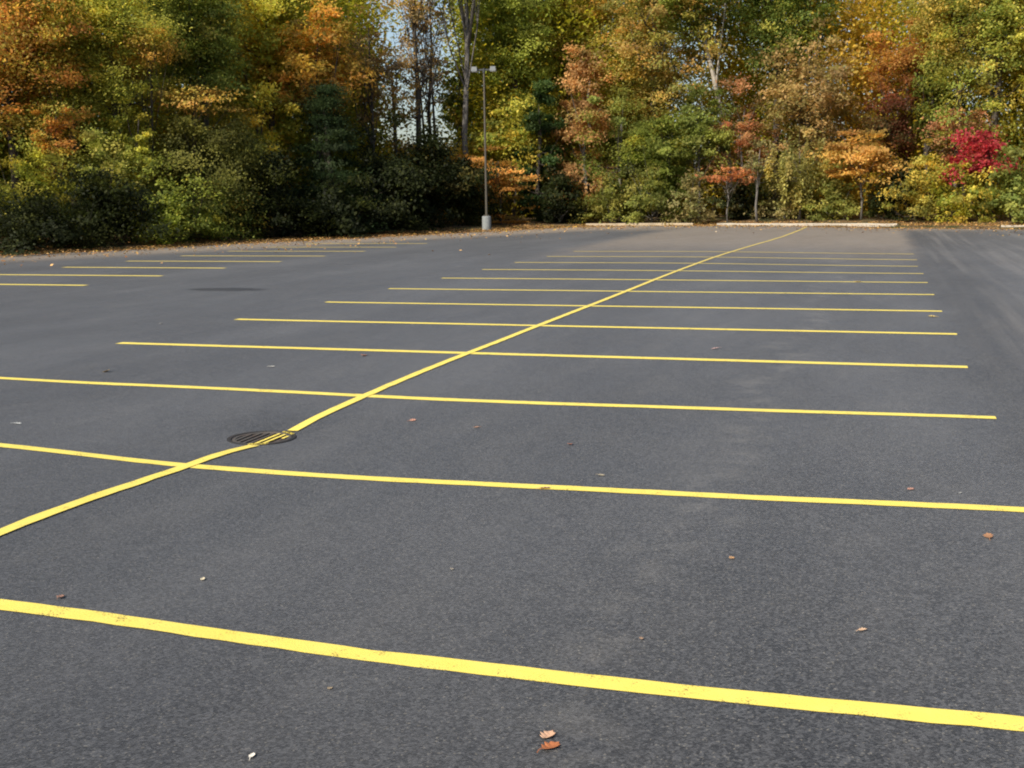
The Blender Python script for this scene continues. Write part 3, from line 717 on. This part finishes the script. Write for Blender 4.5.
    ('sapling_tree', 'bare grey stemmed sapling behind the bright kerb', 'tree', -5.94, 60.2, 4.2, 1.74, 0.94, 'drybrush', 0.25, 'round', {'tr': 0.06, 'limbs': 14}),
    ('deciduous_tree', 'tan brown tree with dry leaves left of the orange topped tree', 'tree', -3.86, 64.0, 9.88, 3.0, 2.54, 'tan2', 0.8, 'round', {'tr': 0.12}),
    ('weeping_tree', 'pale olive weeping tree with drooping sprays behind the kerb', 'tree', -3.95, 61.3, 4.29, 0.95, 1.59, 'weeping', 0.95, 'weep', {'tr': 0.07}),
    ('maple_tree', 'small orange and gold maple on a bare stem behind the kerb', 'tree', -0.92, 60.4, 4.46, 1.56, 2.08, 'orangegold', 0.95, 'flat2', {'tr': 0.05}),
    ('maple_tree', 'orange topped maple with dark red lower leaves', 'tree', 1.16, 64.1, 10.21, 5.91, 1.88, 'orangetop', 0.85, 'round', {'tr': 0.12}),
    ('deciduous_tree', 'dark maroon shaded tree beneath the orange topped maple', 'tree', 0.56, 64.0, 7.17, 2.9, 1.77, 'maroon', 1.0, 'round', {'tr': 0.1}),
    ('deciduous_tree', 'grey trunked dark green tree right of the maroon tree', 'tree', 2.26, 63.5, 8.04, 3.11, 1.42, 'green', 0.9, 'round', {'tr': 0.15}),
    ('deciduous_tree', 'tall yellow green tree with broad leaves above the crimson bush', 'tree', 5.09, 62.31, 14.72, 4.46, 3.34, 'yellowgreen2', 0.95, 'round', {'tr': 0.18}),
    ('deciduous_tree', 'straw yellow tree behind the orange topped maple', 'tree', 3.52, 63.05, 15.92, 7.45, 2.72, 'strawgreen', 0.8, 'round', {'tr': 0.18}),
    ('maple_tree', 'dusty pink brown maple just behind the crimson bush', 'tree', 3.45, 61.8, 5.68, 2.56, 1.6, 'dustyrust', 0.75, 'round', {'tr': 0.07}),
    ('bush', 'crimson red bush rising above yellow shrubs', 'bush', 4.34, 58.4, 4.03, 2.22, 1.72, 'crimson', 1.6, 'dome', {'tr': 0.05}),
    ('shrub', 'yellow shrub beside the crimson bush and dark bush', 'shrub', 1.96, 58.8, 3.01, 0.4, 1.32, 'yellow', 0.9, 'low', {'tr': 0.04}),
    ('shrub', 'yellow green shrub with gold leaves under the crimson bush', 'shrub', 3.65, 57.6, 2.68, 0.14, 1.39, 'yellowgreen', 0.95, 'low', {'tr': 0.04}),
    ('shrub', 'dark green shrub right of the crimson bush at the picture edge', 'shrub', 5.62, 57.4, 2.9, 0.13, 1.49, 'olivegreen', 1.1, 'low', {'tr': 0.04}),
    ('shrub', 'glossy green shrub behind the stem of the small orange maple', 'shrub', -2.22, 60.8, 2.17, 0.1, 1.57, 'lime2', 1.1, 'low', {'tr': 0.04}),
    ('bush', 'dark green bush between the small orange maple and yellow shrub', 'bush', 0.76, 60.0, 2.49, 0.15, 1.35, 'dark2', 1.2, 'low', {'tr': 0.04}),
    ('shrub', 'green shrub with tan twigs under the weeping tree', 'shrub', -4.73, 61.8, 2.42, 0.14, 1.28, 'drybrush', 0.9, 'low', {'tr': 0.04}),
    ('bush', 'dark green bush behind the scarlet orange spray', 'bush', -7.18, 62.4, 2.37, 0.19, 1.52, 'dark2', 1.2, 'low', {'tr': 0.04}),
]
for i, t in enumerate(TREES): tree(*t, i)

# the wood behind: one uncountable mass of foliage and stems
def woodland():
    rng = np.random.default_rng(5)
    K = 18000
    edge = np.array([(34, 48.0), (11, 52.6)] + [LOT[k] for k in range(5, 18)], float)
    seg = np.hypot(*(np.diff(edge, axis=0)).T); cum = np.concatenate([[0], np.cumsum(seg)])
    s = rng.uniform(0, cum[-1], K); x = np.interp(s, cum, edge[:, 0]); y = np.interp(s, cum, edge[:, 1])
    k = np.clip(np.searchsorted(cum, s) - 1, 0, len(seg) - 1); t = (edge[k + 1] - edge[k]) / seg[k][:, None]
    out = np.where(y < 27, 2.5, 8.0) + 18 * rng.uniform(0, 1, K) ** 1.2  # unseen near part starts closer in, added to shade the bushes' feet
    x = x + t[:, 1] * out; y = y - t[:, 0] * out
    m = 4200; ca = rng.uniform(math.radians(80), math.radians(165), m); co = 7 + 19 * rng.uniform(0, 1, m) ** .8   # the corner of the lot
    x = np.concatenate([x, -15.8 + co * np.cos(ca)]); y = np.concatenate([y, 56.5 + co * np.sin(ca)]); out = np.concatenate([out, co]); K += m
    ok = lot_distance(x, y) > 2.2
    z = np.where(rng.random(K) < .25, rng.uniform(0, 4, K), rng.uniform(.03, 1, K) * (8.5 + .45 * out) * np.where(y < 27, .42, 1)) + rng.normal(0, .6, K)  # unseen near part is cut low to let sun onto the left trees
    # a clearing runs back through the wood, so sky shows past its bare trees
    brg = np.degrees(np.arctan2(x, y)); ok &= ~((np.abs(brg + 22.0) < 2.15) & (z > 4.0) & (y > 40)) | (rng.random(len(x)) < .05)
    ok &= ~((np.abs(brg + 13.1) < .5) & (z > 4.5) & (z < 7) & (y > 40))
    C = np.stack([x, y, np.maximum(z, .3)], 1)[ok]; K = len(C)
    per = rng.poisson(68, K); ids = np.repeat(np.arange(K), per); n = len(ids)
    P = C[ids] + rng.normal(size=(n, 3)) * np.array((.72, .72, .5)); P[:, 2] = np.maximum(P[:, 2], .1)
    # neighbouring clumps share a hue: colour follows the tree they belong to
    cell = np.floor(C[:, 0] / 3.6).astype(int) * 7919 + np.floor(C[:, 1] / 3.6).astype(int) * 104729
    uq, inv = np.unique(cell, return_inverse=True); tc = pick('wood', len(uq), rng)
    col = tc[inv][ids] * .6 + pick('wood', n, rng) * .4; col *= rng.uniform(.65, 1.3, (n, 1)) * rng.uniform(.75, 1.2, (K, 1))[ids]
    me = leaf_mesh('woodland', P, .225 * rng.uniform(.65, 1.4, n), col, rng, droop=.5, bias=(rng.normal(0, .8, (K, 3)) + np.array((0, 0, .6)))[ids])
    o = tag(link('woodland', me, M['leaf']), 'dense mixed autumn wood filling the view behind the nearer trees', 'woodland', kind='stuff')
    tm = MB()
    for _ in range(150):
        j = rng.integers(K); q = C[j]; hgt = 7 + rng.uniform(0, 6); r = rng.uniform(.06, .17); b = rng.normal(0, .25, 2)
        zg = float(bank(q[0], q[1]))
        tm.tube([(q[0], q[1], zg - .1), (q[0] + b[0] * .5, q[1] + b[1] * .5, hgt * .5), (q[0] + b[0], q[1] + b[1], hgt)], [r, r * .75, r * .3], 6, cap=False)
    tm.build('stems', M['bark'], o, smooth=True)
woodland()


build_drain()

# ------------------------------------------------------------------ fallen leaves
def litter():
    rng = np.random.default_rng(8)
    edge = np.array([LOT[k] for k in range(3, 17)], float)
    seg = np.hypot(*(np.diff(edge, axis=0)).T); cum = np.concatenate([[0], np.cumsum(seg)])
    n = 26000; s = rng.uniform(0, cum[-1], n); x = np.interp(s, cum, edge[:, 0]); y = np.interp(s, cum, edge[:, 1])
    k = np.clip(np.searchsorted(cum, s) - 1, 0, len(seg) - 1); t = (edge[k + 1] - edge[k]) / seg[k][:, None]
    clump = .5 + .5 * np.sin(s * .9) * np.sin(s * .37 + 1)
    o_ = np.where(rng.random(n) < .78, rng.uniform(-.45, 2.6, n), -rng.exponential(.9 + 1.1 * clump, n) * np.where(x < -15, 1.1, 1))
    x = x + t[:, 1] * o_; y = y - t[:, 0] * o_
    d = lot_distance(x, y); z = np.where(d > 0, np.maximum(bank(x, y), terrain(x, y)), terrain(x, y)) + .012 + rng.uniform(0, .03, n)
    C = np.stack([x, y, z], 1); col = pick('litter', n, rng) * rng.uniform(.45, 1.0, (n, 1))
    me = leaf_mesh('leaf_litter', C, .085 * rng.uniform(.6, 1.4, n), col, rng, flat=2.5, width=.7)
    tag(link('leaf_litter', me, M['litter']), 'drift of dry brown leaves along the edge of the asphalt', 'leaf litter', kind='stuff')
litter()

LEAF_SPOTS = [
    (-0.98, 3.42, 0.09),
    (-0.95, 3.35, 0.1),
    (-1.82, 2.99, 0.038),
    (-0.63, 5.45, 0.045),
    (-0.01, 4.62, 0.045),
    (-2.95, 4.5, 0.04),
    (-1.89, 6.59, 0.09),
    (0.57, 6.06, 0.09),
    (0.22, 6.96, 0.06),
    (-2.06, 7.85, 0.07),
    (-3.52, 8.46, 0.07),
    (-2.93, 8.31, 0.06),
    (-1.63, 6.98, 0.06),
    (-3.38, 4.05, 0.06),
    (-6.4, 7.34, 0.08),
    (-7.57, 10.03, 0.14),
    (-9.7, 14.14, 0.1),
    (-6.03, 10.71, 0.09),
    (-5.42, 11.67, 0.13),
    (-1.72, 12.98, 0.12),
    (0.72, 16.81, 0.14),
    (-0.37, 23.1, 0.2),
    (-6.67, 50.11, 0.2),
    (0.49, 6.92, 0.03),
    (-1.89, 4.97, 0.035),
    (-0.85, 4.33, 0.03),
    (-1.83, 3.55, 0.03),
]
def single_leaf(x, y, size, colr, label, rng):
    """One curled dead leaf: lobed outline folded along its midrib, with a stalk."""
    prof = [(-.5, .02), (-.36, .16), (-.22, .30), (-.12, .20), (.02, .36), (.14, .22), (.28, .26), (.38, .10), (.5, .0)]
    curl = rng.uniform(.25, .6); tw = rng.uniform(-.3, .3); v = []; m = len(prof)
    for side in (-1, 0, 1):
        for u, w in prof:
            ww = side * w; v.append((u * size, ww * size, size * (curl * ww * ww * 2.2 + .30 * u * u + tw * u * ww) + .004))
    f = []
    for k in range(m - 1):
        f += [(k, k + 1, m + k + 1, m + k), (m + k, m + k + 1, 2 * m + k + 1, 2 * m + k)]
    mb = MB(); mb.add(v, f)
    mb.tube([(-.5 * size, 0, .08 * size + .004), (-.66 * size, .03 * size, .10 * size), (-.8 * size, .0, .03 * size)], .012 * size + .0006, 5)
    me_o = mb.build('fallen_leaf', M['litter'], None, smooth=False, loc=(x, y, float(terrain(x, y)) + .002))
    me = me_o.data; at = me.attributes.new('leaf_colour', 'FLOAT_COLOR', 'FACE')
    cc = np.array(colr) * rng.uniform(.85, 1.15, (len(me.polygons), 1))
    at.data.foreach_set('color', np.concatenate([cc, np.ones((len(me.polygons), 1))], 1).astype(np.float32).ravel())
    me_o.rotation_euler = (rng.normal(0, .12), rng.normal(0, .12), rng.uniform(0, 2 * PI))
    sol = me_o.modifiers.new('thickness', 'SOLIDIFY'); sol.thickness = .0012
    return tag(me_o, label, 'leaf', 'fallen leaves scattered over the asphalt')
LEAF_LABELS = [
    ('pale peach curled leaf in front of the nearest stripe, above a rust leaf', (.62, .38, .24)),
    ('rust orange leaf in front of the nearest stripe, just below a peach leaf', (.42, .15, .06)),
    ('small white scrap of dry leaf at the bottom of the lot', (.75, .70, .60)),
    ('small tan leaf alone beyond the nearest stripe, in the middle of its bay', (.50, .30, .15)),
    ('small peach leaf just beyond the right part of the nearest stripe', (.56, .38, .24)),
    ('tiny cream leaf between the nearest stripe and the centre line', (.60, .52, .36)),
    ('rosy tan leaf touching the stripe in front of the drain', (.55, .36, .26)),
    ('brown leaf below the right end of the stripe in front of the drain', (.36, .19, .10)),
    ('pink brown leaf just above the right part of the stripe before the drain', (.42, .23, .17)),
    ('reddish leaf in the bay beyond the drain, under the long stripe middle', (.42, .16, .09)),
    ('pinkish leaf in the drain bay, right of where the lines cross', (.46, .24, .17)),
    ('brown leaf in the drain bay, right of the pinkish leaf', (.34, .20, .13)),
    ('grey tan leaf just above the stripe in front of the drain', (.36, .31, .22)),
    ('reddish crumb of leaf above the near end of the first stripe', (.32, .18, .13)),
    ('pale grey leaf above the far left of the stripe before the drain', (.50, .50, .46)),
    ('tan leaf just above the stripe behind the drain at its outer end', (.42, .30, .14)),
    ('pale leaf beyond the outer end of the third stripe', (.52, .50, .46)),
    ('white leaf two bays beyond the drain, left of the centre line', (.58, .56, .50)),
    ('rust leaf close to the third stripe, left of the centre line', (.42, .18, .10)),
    ('mauve brown leaf two bays beyond the drain, in the block middle', (.34, .24, .22)),
    ('ochre leaf just below the aisle end of a far stripe', (.50, .38, .14)),
    ('pale leaf lying in the far dusty stalls near the aisle', (.50, .44, .34)),
    ('tan leaf lying in the far corner before the pale kerb', (.50, .40, .26)),
    ('tiny grey leaf near the aisle in the bay of the pink brown leaf', (.30, .30, .28)),
    ('tiny grey tan leaf halfway between the first two stripes', (.32, .28, .22)),
    ('tiny brown leaf just beyond the middle of the nearest stripe', (.34, .22, .14)),
    ('tiny tan leaf just in front of the nearest stripe, left part', (.36, .28, .18)),
]
lr = np.random.default_rng(21)
for (x, y, s), (lab, c) in zip(LEAF_SPOTS, LEAF_LABELS): single_leaf(x, y, s * .8, c, lab, lr)

# ------------------------------------------------------------------ light, sky, camera
SUN_EL, SUN_AZ = 40.0, 207.0     # degrees; azimuth clockwise from +Y: over the photographer's left shoulder
w = bpy.data.worlds.new('World'); scene.world = w; w.use_nodes = True
nt = w.node_tree; bg = nt.nodes['Background']
sky = nt.nodes.new('ShaderNodeTexSky'); sky.sky_type = 'NISHITA'; sky.sun_disc = False
sky.sun_elevation = math.radians(SUN_EL); sky.sun_rotation = math.radians(SUN_AZ)
sky.air_density = 1.0; sky.dust_density = 2.0
nt.links.new(sky.outputs[0], bg.inputs['Color']); bg.inputs['Strength'].default_value = .125
sl = bpy.data.lights.new('sun', 'SUN'); sl.energy = 4.7; sl.angle = math.radians(.5); sl.color = (1.0, .93, .82)
so = bpy.data.objects.new('sun', sl); COL.objects.link(so); so.location = (-30, -40, 40)
az, el = math.radians(SUN_AZ), math.radians(SUN_EL)
to_sun = Vector((math.sin(az) * math.cos(el), math.cos(az) * math.cos(el), math.sin(el)))
so.rotation_euler = (-to_sun).to_track_quat('-Z', 'Y').to_euler()

f, pi_, ya, ro, H = CAM
fw = Vector((-math.sin(ya) * math.cos(pi_), math.cos(ya) * math.cos(pi_), -math.sin(pi_)))
rt = Vector((math.cos(ya), math.sin(ya), 0)); up = rt.cross(fw)
r2 = rt * math.cos(ro) + up * math.sin(ro); u2 = -rt * math.sin(ro) + up * math.cos(ro)
cd = bpy.data.cameras.new('camera'); cam = bpy.data.objects.new('camera', cd); COL.objects.link(cam)
cam.matrix_world = Matrix(((r2.x, u2.x, -fw.x, 0), (r2.y, u2.y, -fw.y, 0), (r2.z, u2.z, -fw.z, H), (0, 0, 0, 1)))
cd.sensor_width = 36.0; cd.lens = f * 36.0 / 1024.0; cd.clip_start = .05; cd.clip_end = 3000
scene.camera = cam
vs = scene.view_settings; vs.view_transform = 'Standard'; vs.look = 'None'; vs.gamma = 1.0; vs.exposure = 0.32; vs.use_curve_mapping = False
cy = scene.cycles; cy.max_bounces = 10; cy.diffuse_bounces = 8; cy.transparent_max_bounces = 4; cy.transmission_bounces = 4; cy.use_denoising = True
cy.filter_width = 2.0
